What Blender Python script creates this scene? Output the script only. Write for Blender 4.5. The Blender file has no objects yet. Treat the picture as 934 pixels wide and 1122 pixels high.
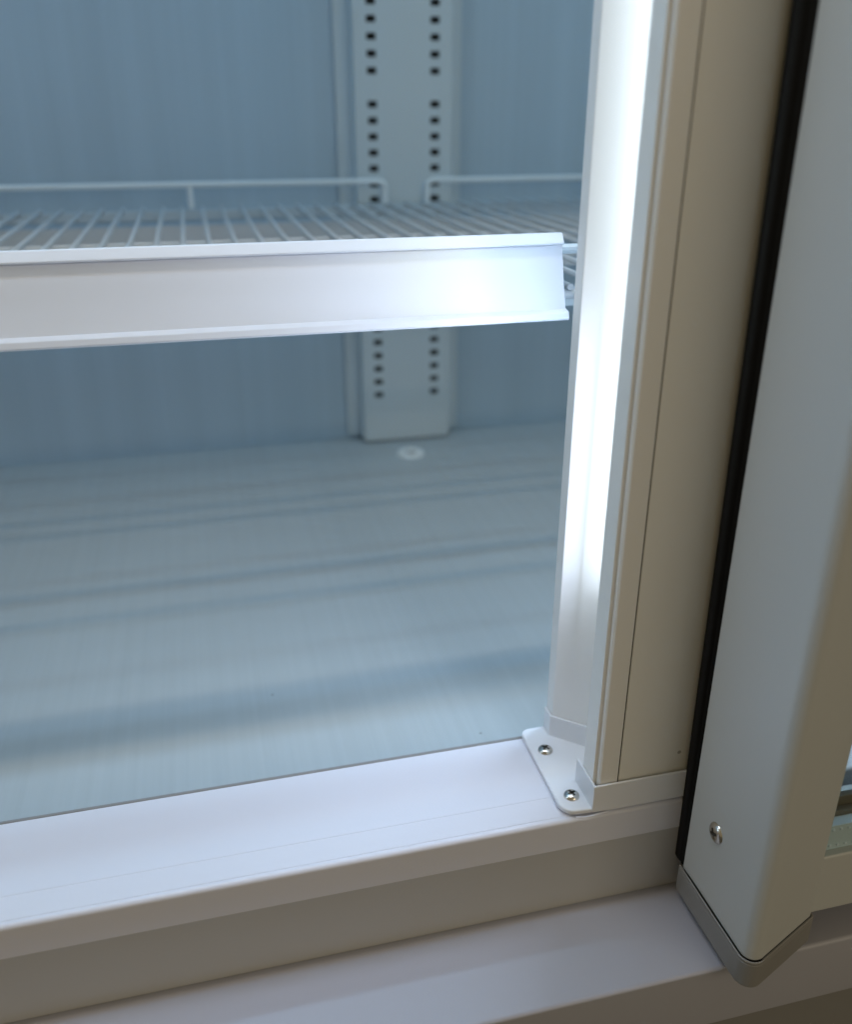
import bpy, bmesh, math
from mathutils import Vector, Matrix

S = bpy.context.scene
COL = S.collection
R = math.radians

# ------------------------------------------------------------------ materials
def new_mat(name):
    m = bpy.data.materials.new(name); m.use_nodes = True
    nt = m.node_tree
    return m, nt, nt.nodes, nt.links, nt.nodes['Principled BSDF']

def add_bump(nt, p, height, strength, dist):
    b = nt.nodes.new('ShaderNodeBump'); b.inputs['Strength'].default_value = strength
    b.inputs['Distance'].default_value = dist
    nt.links.new(height, b.inputs['Height']); nt.links.new(b.outputs['Normal'], p.inputs['Normal'])
    return b

def paint(name, col, rough=.35, peel=.12, scale=260., dirt=.0, spec=.5, streak=None, streak_amt=0., coat=0.):
    """powder coated sheet metal: orange peel, uneven sheen, a few specks of dirt"""
    m, nt, N, L, p = new_mat(name)
    tc = N.new('ShaderNodeTexCoord')
    n1 = N.new('ShaderNodeTexNoise'); n1.inputs['Scale'].default_value = scale; n1.inputs['Detail'].default_value = 3
    n2 = N.new('ShaderNodeTexNoise'); n2.inputs['Scale'].default_value = 9.; n2.inputs['Detail'].default_value = 4
    L.new(tc.outputs['Object'], n1.inputs['Vector']); L.new(tc.outputs['Object'], n2.inputs['Vector'])
    mr = N.new('ShaderNodeMapRange'); mr.inputs['To Min'].default_value = max(.30, rough*.75); mr.inputs['To Max'].default_value = max(.36, rough*1.4)
    L.new(n2.outputs['Fac'], mr.inputs['Value']); L.new(mr.outputs['Result'], p.inputs['Roughness'])
    mix = N.new('ShaderNodeMixRGB'); mix.inputs['Color1'].default_value = (*[c*.965 for c in col], 1); mix.inputs['Color2'].default_value = (*col, 1)
    L.new(n2.outputs['Fac'], mix.inputs['Fac'])
    out = mix.outputs['Color']; hgt = n1.outputs['Fac']
    if streak:
        mp = N.new('ShaderNodeMapping'); mp.inputs['Scale'].default_value = streak
        n3 = N.new('ShaderNodeTexNoise'); n3.inputs['Scale'].default_value = 1.; n3.inputs['Detail'].default_value = 5; n3.inputs['Roughness'].default_value = .65
        L.new(tc.outputs['Object'], mp.inputs['Vector']); L.new(mp.outputs['Vector'], n3.inputs['Vector'])
        r3 = N.new('ShaderNodeMapRange'); r3.inputs['From Min'].default_value = .3; r3.inputs['From Max'].default_value = .7
        r3.inputs['To Min'].default_value = 1-streak_amt; r3.inputs['To Max'].default_value = 1.
        L.new(n3.outputs['Fac'], r3.inputs['Value'])
        mu = N.new('ShaderNodeMixRGB'); mu.blend_type = 'MULTIPLY'; mu.inputs['Fac'].default_value = 1
        L.new(out, mu.inputs['Color1']); L.new(r3.outputs['Result'], mu.inputs['Color2']); out = mu.outputs['Color']
        ad = N.new('ShaderNodeMath'); ad.operation = 'ADD'; L.new(n1.outputs['Fac'], ad.inputs[0]); L.new(n3.outputs['Fac'], ad.inputs[1]); hgt = ad.outputs[0]
    if dirt:
        v = N.new('ShaderNodeTexVoronoi'); v.inputs['Scale'].default_value = 26.
        L.new(tc.outputs['Object'], v.inputs['Vector'])
        lt = N.new('ShaderNodeMath'); lt.operation = 'LESS_THAN'; lt.inputs[1].default_value = .028; L.new(v.outputs['Distance'], lt.inputs[0])
        sp = N.new('ShaderNodeSeparateColor'); L.new(v.outputs['Color'], sp.inputs['Color'])
        gt = N.new('ShaderNodeMath'); gt.operation = 'GREATER_THAN'; gt.inputs[1].default_value = .45; L.new(sp.outputs['Red'], gt.inputs[0])
        ml = N.new('ShaderNodeMath'); ml.operation = 'MULTIPLY'; L.new(lt.outputs[0], ml.inputs[0]); L.new(gt.outputs[0], ml.inputs[1])
        m3 = N.new('ShaderNodeMath'); m3.operation = 'MULTIPLY'; m3.inputs[1].default_value = dirt; L.new(ml.outputs[0], m3.inputs[0])
        dm = N.new('ShaderNodeMixRGB'); dm.inputs['Color2'].default_value = (.10, .085, .06, 1)
        L.new(m3.outputs[0], dm.inputs['Fac']); L.new(out, dm.inputs['Color1']); out = dm.outputs['Color']
    L.new(out, p.inputs['Base Color'])
    p.inputs['Specular IOR Level'].default_value = spec
    p.inputs['Coat Weight'].default_value = coat; p.inputs['Coat Roughness'].default_value = .12
    if peel: add_bump(nt, p, hgt, peel, .0004)
    return m

def metal(name, col, rough):
    m, nt, N, L, p = new_mat(name)
    p.inputs['Base Color'].default_value = (*col, 1); p.inputs['Metallic'].default_value = 1
    tc = N.new('ShaderNodeTexCoord'); n = N.new('ShaderNodeTexNoise'); n.inputs['Scale'].default_value = 900
    L.new(tc.outputs['Object'], n.inputs['Vector'])
    mr = N.new('ShaderNodeMapRange'); mr.inputs['To Min'].default_value = rough*.7; mr.inputs['To Max'].default_value = rough*1.4
    L.new(n.outputs['Fac'], mr.inputs['Value']); L.new(mr.outputs['Result'], p.inputs['Roughness'])
    return m

def emitter(name, col, strength):
    m, nt, N, L, p = new_mat(name)
    N.remove(p)
    e = N.new('ShaderNodeEmission'); e.inputs['Color'].default_value = (*col, 1); e.inputs['Strength'].default_value = strength
    L.new(e.outputs[0], N['Material Output'].inputs['Surface'])
    return m

def lens_emitter(name, col, axis_col, strength):
    """LED row, colour spread invented: the light along its axis is yellower than the light off axis"""
    m = emitter(name, col, strength); nt = m.node_tree; N, L = nt.nodes, nt.links
    g = N.new('ShaderNodeNewGeometry'); d = N.new('ShaderNodeVectorMath'); d.operation = 'DOT_PRODUCT'
    L.new(g.outputs['Normal'], d.inputs[0]); L.new(g.outputs['Incoming'], d.inputs[1])
    r = N.new('ShaderNodeMapRange'); r.interpolation_type = 'SMOOTHSTEP'; r.inputs['From Min'].default_value = .955; r.inputs['From Max'].default_value = .995
    L.new(d.outputs['Value'], r.inputs['Value'])
    x = N.new('ShaderNodeMixRGB'); x.inputs['Color1'].default_value = (*col, 1); x.inputs['Color2'].default_value = (*axis_col, 1)
    L.new(r.outputs['Result'], x.inputs['Fac']); L.new(x.outputs['Color'], N['Emission'].inputs['Color'])
    return m

def glass(name):
    m, nt, N, L, p = new_mat(name); N.remove(p)
    t = N.new('ShaderNodeBsdfTransparent'); t.inputs['Color'].default_value = (.93, .96, .95, 1)
    g = N.new('ShaderNodeBsdfGlossy'); g.inputs['Roughness'].default_value = .02
    lw = N.new('ShaderNodeLayerWeight'); lw.inputs['Blend'].default_value = .5
    pw = N.new('ShaderNodeMath'); pw.operation = 'POWER'; pw.inputs[1].default_value = 5; L.new(lw.outputs['Facing'], pw.inputs[0])
    f = N.new('ShaderNodeMath'); f.operation = 'MULTIPLY_ADD'; f.inputs[1].default_value = .95; f.inputs[2].default_value = .04; L.new(pw.outputs[0], f.inputs[0])
    mx = N.new('ShaderNodeMixShader'); L.new(f.outputs[0], mx.inputs[0]); L.new(t.outputs[0], mx.inputs[1]); L.new(g.outputs[0], mx.inputs[2])
    L.new(mx.outputs[0], N['Material Output'].inputs['Surface'])
    return m

WARM = (.86, .845, .795)
M = dict(
    cabinet=paint('cabinet_paint', WARM, .33, .10, 420, dirt=.55),
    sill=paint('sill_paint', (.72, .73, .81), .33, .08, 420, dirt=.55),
    trim=paint('trim_paint', (.85, .84, .815), .36, .06, 420),
    skirt=paint('skirt_paint', (.49, .485, .47), .33, .10, 420, dirt=.5),
    ledge=paint('ledge_paint', (.42, .425, .49), .34, .10, 420, dirt=.4),
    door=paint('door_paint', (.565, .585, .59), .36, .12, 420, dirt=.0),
    housing=paint('housing_paint', (.90, .90, .90), .3, .05, 400),
    bracket=paint('bracket_plastic', (.81, .83, .88), .28, .05, 500),
    liner=paint('liner_paint', (.43, .55, .65), .42, .10, 300, streak=(45, 45, .8), streak_amt=.10),
    floor=paint('floor_paint', (.435, .485, .505), .36, .04, 300, dirt=.5, streak=(150, 1.6, 1), streak_amt=.075),  # brushed grain, its colour streaks also standing in for the wires' shadows
    post=paint('post_paint', (.55, .62, .66), .4, .05, 400),
    wire=paint('wire_coating', (.50, .53, .55), .4, .05, 600),
    rail=paint('rail_coating', (.80, .84, .86), .4, .05, 600),
    strip=paint('strip_plastic', (.69, .71, .765), .30, .03, 300),
    cap=paint('cap_plastic', (.26, .255, .25), .42, .12, 700),
    rubber=paint('gasket_rubber', (.005, .0045, .0045), .5, .05, 300, spec=.25),
    ground=paint('shop_floor_vinyl', (.13, .115, .09), .4, .05, 60),
    seal=paint('glass_seal_rubber', (.16, .135, .10), .5, .1, 400),
    dark=paint('slot_shade_dark', (.03, .03, .03), .6, .0),  # dark tone for the shade behind the post slots
    seam=paint('seam_shadow_gap', (.05, .047, .04), .7, .0),
    ring=paint('drain_plastic', (.80, .83, .83), .35, .0),
    steel=metal('screw_steel', (.72, .70, .66), .22),
    recess=metal('screw_recess_shade', (.16, .15, .13), .4),  # darker steel, the shade of the recess put into the colour
    spacer=paint('spacer_aluminium', (.74, .86, .98), .3, .03, 500),
    glass=glass('door_glass'),
    led=emitter('led_emitter', (.68, .79, 1.0), 60.),
    led_in=emitter('led_emitter_inner', (.80, .92, 1.0), 8.5),
    led_back=lens_emitter('led_emitter_rear', (.60, .78, 1.0), (1.05, .95, .25), 12.5),
    led_side=emitter('led_emitter_jamb', (.72, .90, 1.0), 6.8),
    rear_fill=emitter('rear_fill_emitter', (.46, .76, 1.0), 14.),
    tube_warm=emitter('canopy_light_panel_warm', (1.0, .82, .62), 24.5),
    tube_cool=emitter('canopy_light_panel_cool', (.48, .72, 1.0), 24.5),
)

# ------------------------------------------------------------------ mesh helpers
def box(bm, x0, x1, y0, y1, z0, z1):
    v = [bm.verts.new((x, y, z)) for x in (x0, x1) for y in (y0, y1) for z in (z0, z1)]
    for f in ((0, 1, 3, 2), (4, 6, 7, 5), (0, 4, 5, 1), (2, 3, 7, 6), (0, 2, 6, 4), (1, 5, 7, 3)):
        bm.faces.new([v[i] for i in f])

def prism(bm, pts, a, b, axis='z'):
    def P(p, t):
        return {'z': (p[0], p[1], t), 'x': (t, p[0], p[1]), 'y': (p[0], t, p[1])}[axis]
    A = [bm.verts.new(P(p, a)) for p in pts]; B = [bm.verts.new(P(p, b)) for p in pts]
    n = len(pts)
    bm.faces.new(A[::-1]); bm.faces.new(B)
    for i in range(n):
        j = (i+1) % n
        bm.faces.new((A[i], A[j], B[j], B[i]))

def offset_band(line, t):
    """closed outline of an open polyline thickened to its left by t"""
    L2 = [Vector(p) for p in line]; out = []
    for i, p in enumerate(L2):
        ds = []
        if i: ds.append((p-L2[i-1]).normalized())
        if i < len(L2)-1: ds.append((L2[i+1]-p).normalized())
        ns = [Vector((-d.y, d.x)) for d in ds]
        n = sum(ns, Vector((0, 0))).normalized(); k = 1/max(.3, n.dot(ns[0]))
        out.append(p+n*t*k)
    return [tuple(p) for p in L2] + [tuple(p) for p in out[::-1]]

def tube(bm, pts, r, seg=10, cap=True):
    pts = [Vector(p) for p in pts]; rings = []
    ref = None
    for i, p in enumerate(pts):
        d = (pts[min(i+1, len(pts)-1)]-pts[max(i-1, 0)]).normalized()
        if ref is None: ref = d.orthogonal().normalized()
        ref = (ref-d*ref.dot(d)).normalized(); s = d.cross(ref)
        rings.append([bm.verts.new(p+(ref*math.cos(2*math.pi*k/seg)+s*math.sin(2*math.pi*k/seg))*r) for k in range(seg)])
    for a, b in zip(rings, rings[1:]):
        for k in range(seg):
            bm.faces.new((a[k], a[(k+1) % seg], b[(k+1) % seg], b[k]))
    if cap:
        bm.faces.new(rings[0][::-1]); bm.faces.new(rings[-1])

def bend(p0, c, p1, r, n=6):
    p0, c, p1 = Vector(p0), Vector(c), Vector(p1)
    a = c+(p0-c).normalized()*r; b = c+(p1-c).normalized()*r
    return [p0]+[a*(1-t)**2+c*2*t*(1-t)+b*t*t for t in [i/n for i in range(n+1)]]+[p1]

def round_poly(pts, radii, n=7):
    out = []; N_ = len(pts)
    for i, p in enumerate(pts):
        r = radii[i]; p = Vector(p)
        if not r: out.append(tuple(p)); continue
        a = Vector(pts[i-1]); b = Vector(pts[(i+1) % N_])
        u = (a-p).normalized(); v = (b-p).normalized()
        ang = u.angle(v); d = r/math.tan(ang/2)
        s = p+u*d; e = p+v*d; c = p+(u+v).normalized()*(r/math.sin(ang/2))
        a0 = math.atan2(s.y-c.y, s.x-c.x); a1 = math.atan2(e.y-c.y, e.x-c.x)
        while a1-a0 > math.pi: a1 -= 2*math.pi
        while a1-a0 < -math.pi: a1 += 2*math.pi
        out += [(c.x+r*math.cos(a0+(a1-a0)*k/n), c.y+r*math.sin(a0+(a1-a0)*k/n)) for k in range(n+1)]
    return out

def lathe(bm, prof, seg=28, mat=Matrix()):
    rings = []
    for r, z in prof:
        if r < 1e-7: rings.append([bm.verts.new(mat @ Vector((0, 0, z)))])
        else: rings.append([bm.verts.new(mat @ Vector((r*math.cos(2*math.pi*k/seg), r*math.sin(2*math.pi*k/seg), z))) for k in range(seg)])
    for a, b in zip(rings, rings[1:]):
        for k in range(seg):
            l = (k+1) % seg
            if len(a) == 1: bm.faces.new((a[0], b[l], b[k])) if len(b) > 1 else None
            elif len(b) == 1: bm.faces.new((a[k], a[l], b[0]))
            else: bm.faces.new((a[k], a[l], b[l], b[k]))

def obj(name, bm, mat, parent=None, bevel=0., seg=3, smooth=True, label=None):
    bmesh.ops.recalc_face_normals(bm, faces=bm.faces)
    me = bpy.data.meshes.new(name); bm.to_mesh(me); bm.free()
    me.materials.append(mat)
    if smooth:
        me.set_sharp_from_angle(angle=R(32))
        for p in me.polygons: p.use_smooth = True
    o = bpy.data.objects.new(name, me); COL.objects.link(o)
    if parent: o.parent = parent
    if bevel:
        b = o.modifiers.new('edge', 'BEVEL'); b.width = bevel; b.segments = seg; b.limit_method = 'ANGLE'; b.angle_limit = R(32); b.harden_normals = True
    if label: o['label'] = label
    return o

def B(): return bmesh.new()
def thing(name, label, cat, group=None):
    e = bpy.data.objects.new(name, None); e.empty_display_size = .05; COL.objects.link(e)
    e['label'] = label; e['category'] = cat
    if group: e['group'] = group
    return e

# ------------------------------------------------------------------ the cooler
XC = .2172                 # centre line of mullion and rear post
XL, XR = -.40, .835        # inside faces of the side walls
YF, YB = .3255, .989       # front plane, back wall
ZF, ZT = -.020, 1.15       # inner floor, ceiling
cooler = thing('display_cooler', 'white upright display cooler with lit centre mullion, front sill and one closed door', 'cooler')

bm = B(); box(bm, XL-.03, XR+.03, YB, YB+.03, ZF-.03, ZT+.03); obj('back_wall', bm, M['liner'], cooler)
bm = B(); box(bm, XL-.03, XR+.03, .3932, YB, ZF-.02, ZF); obj('floor_panel', bm, M['floor'], cooler)
for x0, x1 in ((XL-.03, XL), (XR, XR+.03)):
    bm = B(); box(bm, x0, x1, YF+.002, YB, ZF, ZT); obj('side_wall', bm, M['liner'], cooler)
bm = B(); box(bm, XL-.03, XR+.03, YF+.002, YB, ZT, ZT+.03); obj('ceiling_panel', bm, M['liner'], cooler)

# sill: flat tread, slightly dropped nose with a rolled edge, then the front skirt
nose = [(.3932, -.021), (.3932, -.0012), (.3922, 0), (.3428, 0.), (.3427, -.00015), (.3292, -.0012)]
c = (.3280, -.0037)
for k in range(0, 7):
    a = R(66+114*k/6)
    nose.append((c[0]+.0025*math.cos(a), c[1]+.0025*math.sin(a)))
nose += [(YF, -.0203), (.3275, -.0203), (.3275, -.021)]
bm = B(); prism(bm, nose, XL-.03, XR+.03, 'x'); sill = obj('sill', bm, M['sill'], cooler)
bm = B(); box(bm, XL-.03, XR+.03, .3925, .3942, -.0195, .0005); obj('sill_edge_strip', bm, M['cap'], sill, .0004)
bm = B(); box(bm, XL-.03, XR+.03, YF+.0006, .36, -.0627, -.0206); obj('front_skirt', bm, M['skirt'], cooler, .0006)
led = round_poly([(.40, -.0627), (.2708, -.0627), (.2708, -.1052), (.2765, -.1052), (.2765, -.112), (.40, -.112)], [0, .0022, .0015, 0, 0, 0])
bm = B(); prism(bm, led, XL-.05, XR+.05, 'x'); obj('base_ledge', bm, M['ledge'], cooler)
bm = B(); box(bm, XL-.05, XR+.05, .300, .39, -.45, -.112); obj('kick_panel', bm, M['cap'], cooler)

# shop floor the cooler stands on
bm = B(); bm.faces.new([bm.verts.new(p) for p in ((-4, -5, -.45), (5, -5, -.45), (5, 4, -.45), (-4, 4, -.45))])
fl = obj('floor', bm, M['ground'], smooth=False); fl['kind'] = 'structure'

# ---- rear shelf post: hat section with two columns of square slots
PX0, PX1, PY = .168, .2668, .962
zs0, pitch = .0377, .01501
sl = []
for cx_ in (.1850, .2494):
    for k in range(0, 62):
        if k in (21, 43): continue
        z = zs0+pitch*k; sl.append((cx_-.0047, cx_+.0047, z-.0031, z+.0031))
xs = sorted({PX0, PX1} | {s[0] for s in sl} | {s[1] for s in sl})
zs = sorted({-.0172, 1.0} | {s[2] for s in sl} | {s[3] for s in sl})
holes = {(round(s[0], 5), round(s[2], 5)) for s in sl}
bm = B(); vt = {}
def V(x, y, z):
    k = (round(x, 5), round(y, 5), round(z, 5))
    if k not in vt: vt[k] = bm.verts.new((x, y, z))
    return vt[k]
T = .0016
for i in range(len(xs)-1):
    for j in range(len(zs)-1):
        x0, x1, z0, z1 = xs[i], xs[i+1], zs[j], zs[j+1]
        if (round(x0, 5), round(z0, 5)) in holes:
            for (a, b) in (((x0, z0), (x1, z0)), ((x1, z0), (x1, z1)), ((x1, z1), (x0, z1)), ((x0, z1), (x0, z0))):
                bm.faces.new((V(a[0], PY, a[1]), V(b[0], PY, b[1]), V(b[0], PY+T, b[1]), V(a[0], PY+T, a[1])))
        else:
            bm.faces.new((V(x0, PY, z0), V(x1, PY, z0), V(x1, PY, z1), V(x0, PY, z1)))
            bm.faces.new((V(x0, PY+T, z0), V(x0, PY+T, z1), V(x1, PY+T, z1), V(x1, PY+T, z0)))
obj_post = obj('shelf_post', bm, M['post'], cooler, smooth=False)
bm = B()
prism(bm, offset_band([(.1525, .986), (.1525, .9845), (PX0, .9845), (PX0, PY+.0001)], -.0012), -.0145, 1.0)
prism(bm, offset_band([(PX1, PY+.0001), (PX1, .9845), (.2815, .9845), (.2815, .986)], -.0012), -.0145, 1.0)
obj('post_flange', bm, M['post'], obj_post, .0004)
bm = B(); box(bm, PX0+.004, PX1-.004, .9715, .983, -.014, 1.0); obj('slot_shade_sheet', bm, M['dark'], obj_post)  # dark sheet behind the slots, standing in for the shade inside the post
# plastic drain ring on the floor before the post
bm = B(); lathe(bm, [(.0068, 0), (.0070, .0018), (.0085, .0030), (.0140, .0026), (.0150, .0014), (.0152, 0)], 36, Matrix.Translation((.2113, .9185, ZF)))
dr = obj('drain_ring', bm, M['ring'], cooler)
bm = B(); lathe(bm, [(0, .0008), (.0066, .0010), (.0067, 0)], 30, Matrix.Translation((.2113, .9185, ZF))); obj('drain_plug', bm, M['cap'], dr)

# ---- centre mullion
MT = 1.0
lx, lf = .1712, .3290
bm = B()
# core behind the front cover, right half is a mirror of the left
core = [(.1965, .3595), (.1965, .330), (.1835, .330), (.1835, .3285), (.2509, .3285), (.2509, .330), (.2379, .330), (.2379, .3595), (.2631, .3885), (.2631, .3975), (.1713, .3975), (.1713, .3885)]
prism(bm, [(.2503, .332), (.2503, .3286), (.1843, .3286), (.1843, .332)], .0, MT)
mull = obj('mullion', bm, M['cabinet'], cooler, .0004)
bm = B()
pl = [(.1713, .3975), (.1713, .3885), (.2020, .3612), (.2324, .3612), (.2631, .3885), (.2631, .3975)]
prism(bm, pl, .0, MT); hous = obj('led_housing', bm, M['housing'], mull, .0008, 3)
# side lips with the narrow stepped corner bead
def lip(s):
    f = lambda x: XC+(x-XC)*s
    line = [(.1764, .3450), (.1735, .3440), (lx+.0006, .3440), (lx, .3434), (lx, lf+.0020), (.1732, lf+.0020), (.1732, .3288), (.1740, .3280), (.1834, .3280), (.1834, .3325)]
    pts = offset_band(line, .0011)
    return [(f(x), y) for x, y in pts]
for s in (1, -1):
    bm = B(); prism(bm, lip(s), .003, MT); obj('mullion_trim', bm, M['trim'], mull, .0003, 2)
for s in (1, -1):
    bm = B(); x = XC+(.1838-XC)*s; box(bm, x-.00042, x+.00042, .3286, .3340, .0, MT); obj('seam_shade_strip', bm, M['rubber'], mull)  # black strip filling the groove, in place of its shade
# LED ribbon mounted behind each lip, shining onto the housing
for s in (1, -1):
    f = lambda x: XC+(x-XC)*s
    bm = B()
    a, b = (f(.1791), .3462), (f(.1791), .3570)
    bm.faces.new([bm.verts.new(p) for p in ((*a, .106), (*b, .106), (*b, .24), (*a, .24))])
    obj('led_strip', bm, M['led'], mull, smooth=False)
    bm = B()
    bm.faces.new([bm.verts.new(p) for p in ((f(.1794), .3574, .108), (f(.1850), .3586, .108), (f(.1850), .3586, MT), (f(.1794), .3574, MT))])
    obj('led_strip', bm, M['led_in'], mull, smooth=False)
    bm = B(); box(bm, min(a[0]+.0004*s, a[0]+.0014*s), max(a[0]+.0004*s, a[0]+.0014*s), a[1], b[1], .104, MT); obj('led_board', bm, M['post'], mull)
    # rear LED ribbon on the back of the mullion, facing the shelves
    bm = B()
    a, b = (f(.1785), .3990), (f(.1862), .4076)
    bm.faces.new([bm.verts.new(p) for p in ((*a, .02), (*b, .02), (*b, .40), (*a, .40))])
    obj('rear_led_strip', bm, M['led_back'], mull, smooth=False)
bm = B(); prism(bm, [(.1792, .3977), (.1870, .4073), (.2474, .4073), (.2552, .3977)], .0, MT); obj('rear_led_board', bm, M['housing'], mull)

# ---- corner bracket at the mullion foot
def mirror(pts): return [(2*XC-x, y) for x, y in pts]
bm = B()
plate = round_poly([(.1542, .3272), (.1800, .3256), (.2620, .3256), (.2620, .3966), (.1550, .3966)], [.0085, 0, 0, 0, .0055])
prism(bm, plate, .0002, .0032)
bk = obj('corner_bracket', bm, M['bracket'], cooler, .0009, 3)
f1 = offset_band([(.1697, .3966), (.1697, .3878), (.2040, .3569)], .0014)
bm = B(); prism(bm, f1, .0025, .0168); obj('bracket_flange', bm, M['bracket'], bk, .0005)
f2 = offset_band([(.1697, .3490), (.1697, .3257), (.2650, .3257)], .0014)
bm = B(); prism(bm, f2, .0008, .0176); obj('bracket_collar', bm, M['bracket'], bk, .0005)

def screw(name, loc, rot, r, parent, spin=0., dome=.52):
    """pan head with a cross recess"""
    bm = B()
    h = r*dome
    n = 72; rings = 22; vs = []; deep = set()
    cs, sn = math.cos(spin), math.sin(spin)
    mt = Matrix.Translation(loc) @ rot
    for i in range(rings+1):
        q = i/rings; ring = []
        for k in range(n):
            a = 2*math.pi*k/n; x, y = r*q*math.cos(a), r*q*math.sin(a)
            z = h*(1-q**3.2)**.6
            u, v = abs(x*cs+y*sn)/r, abs(-x*sn+y*cs)/r
            w = .13
            inside = (u < w and v < .52) or (v < w and u < .52) or (u < .22 and v < .22 and u+v < .34)
            if inside: z -= h*.85*(1-max(u, v)*.8)
            ring.append(bm.verts.new(mt @ Vector((x, y, z))))
            if inside: deep.add(ring[-1])
            if i == 0: break
        vs.append(ring)
    for i in range(rings):
        for k in range(n):
            l = (k+1) % n
            if i == 0: bm.faces.new((vs[0][0], vs[1][k], vs[1][l]))
            else: bm.faces.new((vs[i][k], vs[i+1][k], vs[i+1][l], vs[i][l]))
    for f in bm.faces:
        if sum(v in deep for v in f.verts) >= 2: f.material_index = 1
    o = obj(name, bm, M['steel'], parent); o.data.materials.append(M['recess'])
    return o
bm = B(); tube(bm, [(.1610, .3255, .0000), (.1660, .3251, -.0006), (.1720, .3252, -.0003), (.1790, .3254, .0002)], .0005, 6)
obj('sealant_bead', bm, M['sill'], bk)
screw('bracket_screw', (.1630, .3755, .0032), Matrix(), .0043, bk, .75)
screw('bracket_screw', (.1632, .3378, .0032), Matrix(), .0043, bk, .35)

# ---- door: handle stile with end cap, bottom rail, glass, gasket
DX, DY0, DY1 = .2221, .2530, .3165
bm = B()
st = round_poly([(DX, DY1), (DX, DY0-.0012), (.2690, .2716), (.2690, .2775), (.275, .2775), (.275, DY1)], [0, .0060, .0012, 0, 0, 0], 9)
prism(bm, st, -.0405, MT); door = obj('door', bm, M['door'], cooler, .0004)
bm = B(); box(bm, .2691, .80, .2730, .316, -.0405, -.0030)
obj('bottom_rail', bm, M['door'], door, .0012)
bm = B()
o = .0016; sl_ = Vector((.0469, .0198)).normalized(); nr = Vector((sl_.y, -sl_.x))*o
def on_front(x, k): return (x, DY0-.0012+(x-DX)*sl_.y/sl_.x-k*o/sl_.x)
capo = round_poly([(DX-o, DY1+.0018), on_front(DX-o, 1), on_front(.2706, 1), (.2706, .2790), (.2706, DY1+.0018)], [0, .0074, .0022, 0, 0], 9)
prism(bm, capo, -.0570, -.0418)
capr = round_poly([(DX-o, DY1+.0018), on_front(DX-o, 1), on_front(.2706, 1), (.2706, .2765), (.2694, .2765), on_front(.2694, .2), on_front(DX-.0004, .2), (DX-.0004, DY1+.0018)], [0, .0074, .0022, 0, 0, .0012, .0060, 0], 9)
prism(bm, capr, -.0419, -.0398)
cap = obj('end_cap', bm, M['cap'], door, .0007)
bm = B()
def gask(z):
    d = .0000+(z+.04)*.0118
    return [(DX+.0012, DY1+.0002), (DX+.0004-d*.15, DY1+.0012), (DX+.0002-d*.35, DY1+.0026), (DX+.0012-d*.45, DY1+.0033), (DX+.0002-d*.65, DY1+.0041), (DX-d*.9, DY1+.0062), (DX+.0002-d, DY1+.0090), (DX+.0012-d*.9, DY1+.0110), (.2390, DY1+.0110), (.2390, DY1+.0002)]
lo, hi = gask(-.04), gask(MT)
A = [bm.verts.new((x, y, -.040)) for x, y in lo]; Bv = [bm.verts.new((x, y, MT)) for x, y in hi]
bm.faces.new(A[::-1]); bm.faces.new(Bv)
for k in range(len(A)): bm.faces.new((A[k], A[k-1], Bv[k-1], Bv[k]))
obj('gasket', bm, M['rubber'], door)
bm = B(); box(bm, .239, .78, DY1+.0002, DY1+.0076, -.040, -.022); obj('gasket', bm, M['rubber'], door)
for y0, y1 in ((.2738, .2768), (.2925, .2955)):
    bm = B(); box(bm, .2692, .80, y0, y1, -.006, MT); obj('glass_pane', bm, M['glass'], door)
bm = B(); box(bm, .2695, .80, .2773, .2830, -.012, .0122)
for k in range(60):
    for z in (-.0005, .0096):
        lathe(bm, [(.0009, 0), (.0008, .0005), (0, .0008)], 8, Matrix.Translation((.2715+k*.0044, .2773, z)) @ Matrix.Rotation(R(90), 4, 'X'))
obj('spacer_bar', bm, M['spacer'], door, .0002)
bm = B()
for y0, y1, z1 in ((.2832, .2868, .0150), (.2869, .2895, .0205), (.2896, .2922, .0185)): box(bm, .2695, .80, y0, y1, -.012, z1)
obj('glass_seal', bm, M['seal'], door, .0005)
screw('door_screw', (DX, .2937, .0050), Matrix.Rotation(R(-90), 4, 'Y'), .0055, door, .5, .36)

# ---- jamb and canopy lights of the cabinet, plus added fill and baffle, beyond the frame
bm = B()
bm.faces.new([bm.verts.new(p) for p in ((XL+.012, .345, .10), (XL+.024, .372, .10), (XL+.024, .372, MT), (XL+.012, .345, MT))])
obj('jamb_led_strip', bm, M['led_side'], cooler, smooth=False)
bm = B(); box(bm, XL, XL+.011, .330, .40, .0, ZT); obj('door_jamb', bm, M['cabinet'], cooler)
for y0, y1, mt in ((.345, .383, 'tube_warm'), (.392, .430, 'tube_cool')):
    bm = B()
    bm.faces.new([bm.verts.new(p) for p in ((XL+.03, y0, ZT-.010), (XR-.03, y0, ZT-.010), (XR-.03, y1, ZT-.006), (XL+.03, y1, ZT-.006))])
    obj('canopy_light', bm, M[mt], cooler, smooth=False)
bm = B()
bm.faces.new([bm.verts.new(p) for p in ((XL+.05, .770, ZT-.006), (XR-.05, .770, ZT-.006), (XR-.05, .820, ZT-.006), (XL+.05, .820, ZT-.006))])
obj('rear_fill_panel', bm, M['rear_fill'], cooler, smooth=False)  # added unseen panel, brightens the back wall and rear floor
bm = B(); box(bm, XL, XR, .440, .442, ZT-.16, ZT); obj('added_baffle', bm, M['cabinet'], cooler)  # added unseen sheet, keeps canopy light off the back wall

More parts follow.
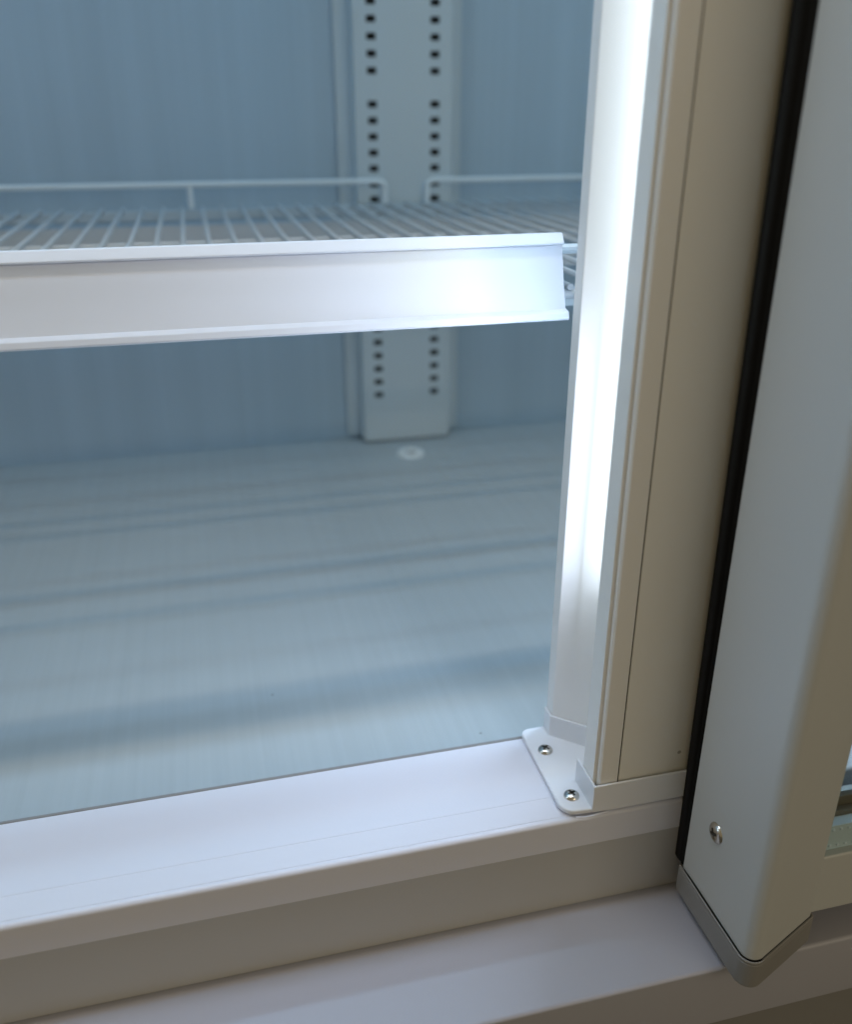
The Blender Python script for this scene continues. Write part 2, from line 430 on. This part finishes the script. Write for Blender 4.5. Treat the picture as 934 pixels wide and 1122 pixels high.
# ------------------------------------------------------------------ wire shelves
SX0, SX1, SY0, SY1 = XL+.022, XR-.022, .4645, .955
zt, r = .2442, .0019
shelf = thing('wire_shelf', 'white plastic coated wire shelf with raised rear rails across the back of the cooler', 'wire shelf')
bm = B(); x = -.0092-.0188*19
while x < SX1-.003:
    tube(bm, [(x, SY0-.001, zt), (x, SY1, zt)], r, 8); x += .0188
obj('grid_wires', bm, M['wire'], shelf)
bm = B()
for y, rr in ((SY1, .0028), (.905, .0021), (.720, .0023), (.695, .0023), (.605, .0023), (.570, .0023), (SY0+.0015, .0026)):
    tube(bm, [(SX0, y, zt-r-rr+.0003), (SX1, y, zt-r-rr+.0003)], rr, 10)
for x in (SX0, SX1): tube(bm, [(x, SY0, zt-.0035), (x, SY1, zt-.0035)], .0028, 10)
obj('cross_bars', bm, M['wire'], shelf)
bm = B(); box(bm, SX0+.002, SX1-.002, .850, .853, .2215, .2395); obj('flat_brace', bm, M['wire'], shelf)
bm = B(); box(bm, SX0+.002, SX1-.002, .468, .4692, .2330, zt-.0045); obj('front_bar', bm, M['post'], shelf)
zr = .2662
for x0, x1, feet in ((SX0, .1945, (-.0005, -.19)), (.2395, SX1, (.43, .62))):
    bm = B()
    path = bend((x0, SY1, zt), (x0, SY1, zr), ((x0+x1)/2, SY1, zr), .007)[:-1]+bend(((x0+x1)/2, SY1, zr), (x1, SY1, zr), (x1, SY1, zt), .007)
    tube(bm, path, .0027, 10)
    for x in feet: tube(bm, [(x, SY1, zt), (x, SY1, zr)], .0026, 10)
    obj('rear_rail', bm, M['rail'], shelf)
bm = B(); zq = .2635
tube(bm, [(SX0, SY0+.006, zq), (SX1, SY0+.006, zq)], .0027, 10)
obj('front_rail', bm, M['post'], shelf)

# sloping price strip clipped over the front rail of the shelf, one per bay: only the left one is in sight
price = thing('price_strip', 'glossy white sloping price strip clipped along the front of the wire shelf', 'price strip')
x0, x1 = SX0, .1905
prof = [(.4672, .2724), (.4650, .2731), (.4636, .2727), (.4599, .2681), (.4602, .2673), (.4630, .2668),
        (.4614, .2620), (.4592, .2540), (.4566, .2450), (.4528, .2350), (.4492, .2344), (.4476, .2336), (.4466, .2306), (.4474, .2296), (.4545, .2296),
        (.4570, .2350), (.4600, .2460), (.4625, .2580), (.4645, .2660), (.4672, .2690)]
bm = B(); prism(bm, prof, x0, x1+.0005, 'x'); obj('strip_body', bm, M['strip'], price, .0004, 2)
bm = B()   # label holder on the face, its end cut at a slant
face = [(.4629, .2664), (.4614, .2620), (.4592, .2540), (.4566, .2450), (.4526, .2345)]
A = []
for dy in (-.0006, -.0001):
    for side in (0, 1):
        A.append([bm.verts.new((x0+.004 if side == 0 else x1-.0052+.0047*i/4., y+dy, z)) for i, (y, z) in enumerate(face)])
def strip_faces(p, q):
    for i in range(4): bm.faces.new((p[i], q[i], q[i+1], p[i+1]))
strip_faces(A[0], A[1]); strip_faces(A[3], A[2]); strip_faces(A[2], A[0]); strip_faces(A[1], A[3])
bm.faces.new((A[0][0], A[2][0], A[3][0], A[1][0])); bm.faces.new((A[0][4], A[1][4], A[3][4], A[2][4]))
obj('label_holder', bm, M['strip'], price)

# ------------------------------------------------------------------ light, world, camera
w = bpy.data.worlds.new('World'); S.world = w; w.use_nodes = True
bg = w.node_tree.nodes['Background']; bg.inputs['Color'].default_value = (1.0, .83, .53, 1); bg.inputs['Strength'].default_value = .180

def area(name, loc, target, sx, sy, col, power):
    l = bpy.data.lights.new(name, 'AREA'); l.shape = 'RECTANGLE'; l.size = sx; l.size_y = sy; l.color = col; l.energy = power
    o = bpy.data.objects.new(name, l); COL.objects.link(o); o.location = loc
    o.rotation_euler = (Vector(target)-Vector(loc)).to_track_quat('-Z', 'Y').to_euler()
    return o
area('front_fill', (1.0, -1.65, .9), (.25, .25, 0), 1.2, .9, (1.0, .86, .64), 6.8)  # added warm fill for the mullion and door fronts

cam = bpy.data.cameras.new('camera'); co = bpy.data.objects.new('camera', cam); COL.objects.link(co)
yaw, pitch, roll = .244545350, .423763598, .000689
co.location = (0, 0, .333)
co.rotation_euler = (math.pi/2-pitch, roll, -yaw)
cam.sensor_fit = 'VERTICAL'; cam.sensor_height = 36; cam.lens = 31.365; cam.clip_start = .01; cam.clip_end = 50
cam.dof.use_dof = True; cam.dof.focus_distance = .46; cam.dof.aperture_fstop = 31.365/7.0
S.camera = co

S.render.engine = 'CYCLES'
cy = S.cycles
cy.use_denoising = True
cy.max_bounces = 8; cy.diffuse_bounces = 6; cy.glossy_bounces = 4; cy.transparent_max_bounces = 8
cy.caustics_reflective = False; cy.caustics_refractive = False
cy.sample_clamp_indirect = 4.
S.view_settings.view_transform = 'Standard'; S.view_settings.look = 'None'; S.view_settings.exposure = .14; S.view_settings.gamma = 1
S.render.film_transparent = False
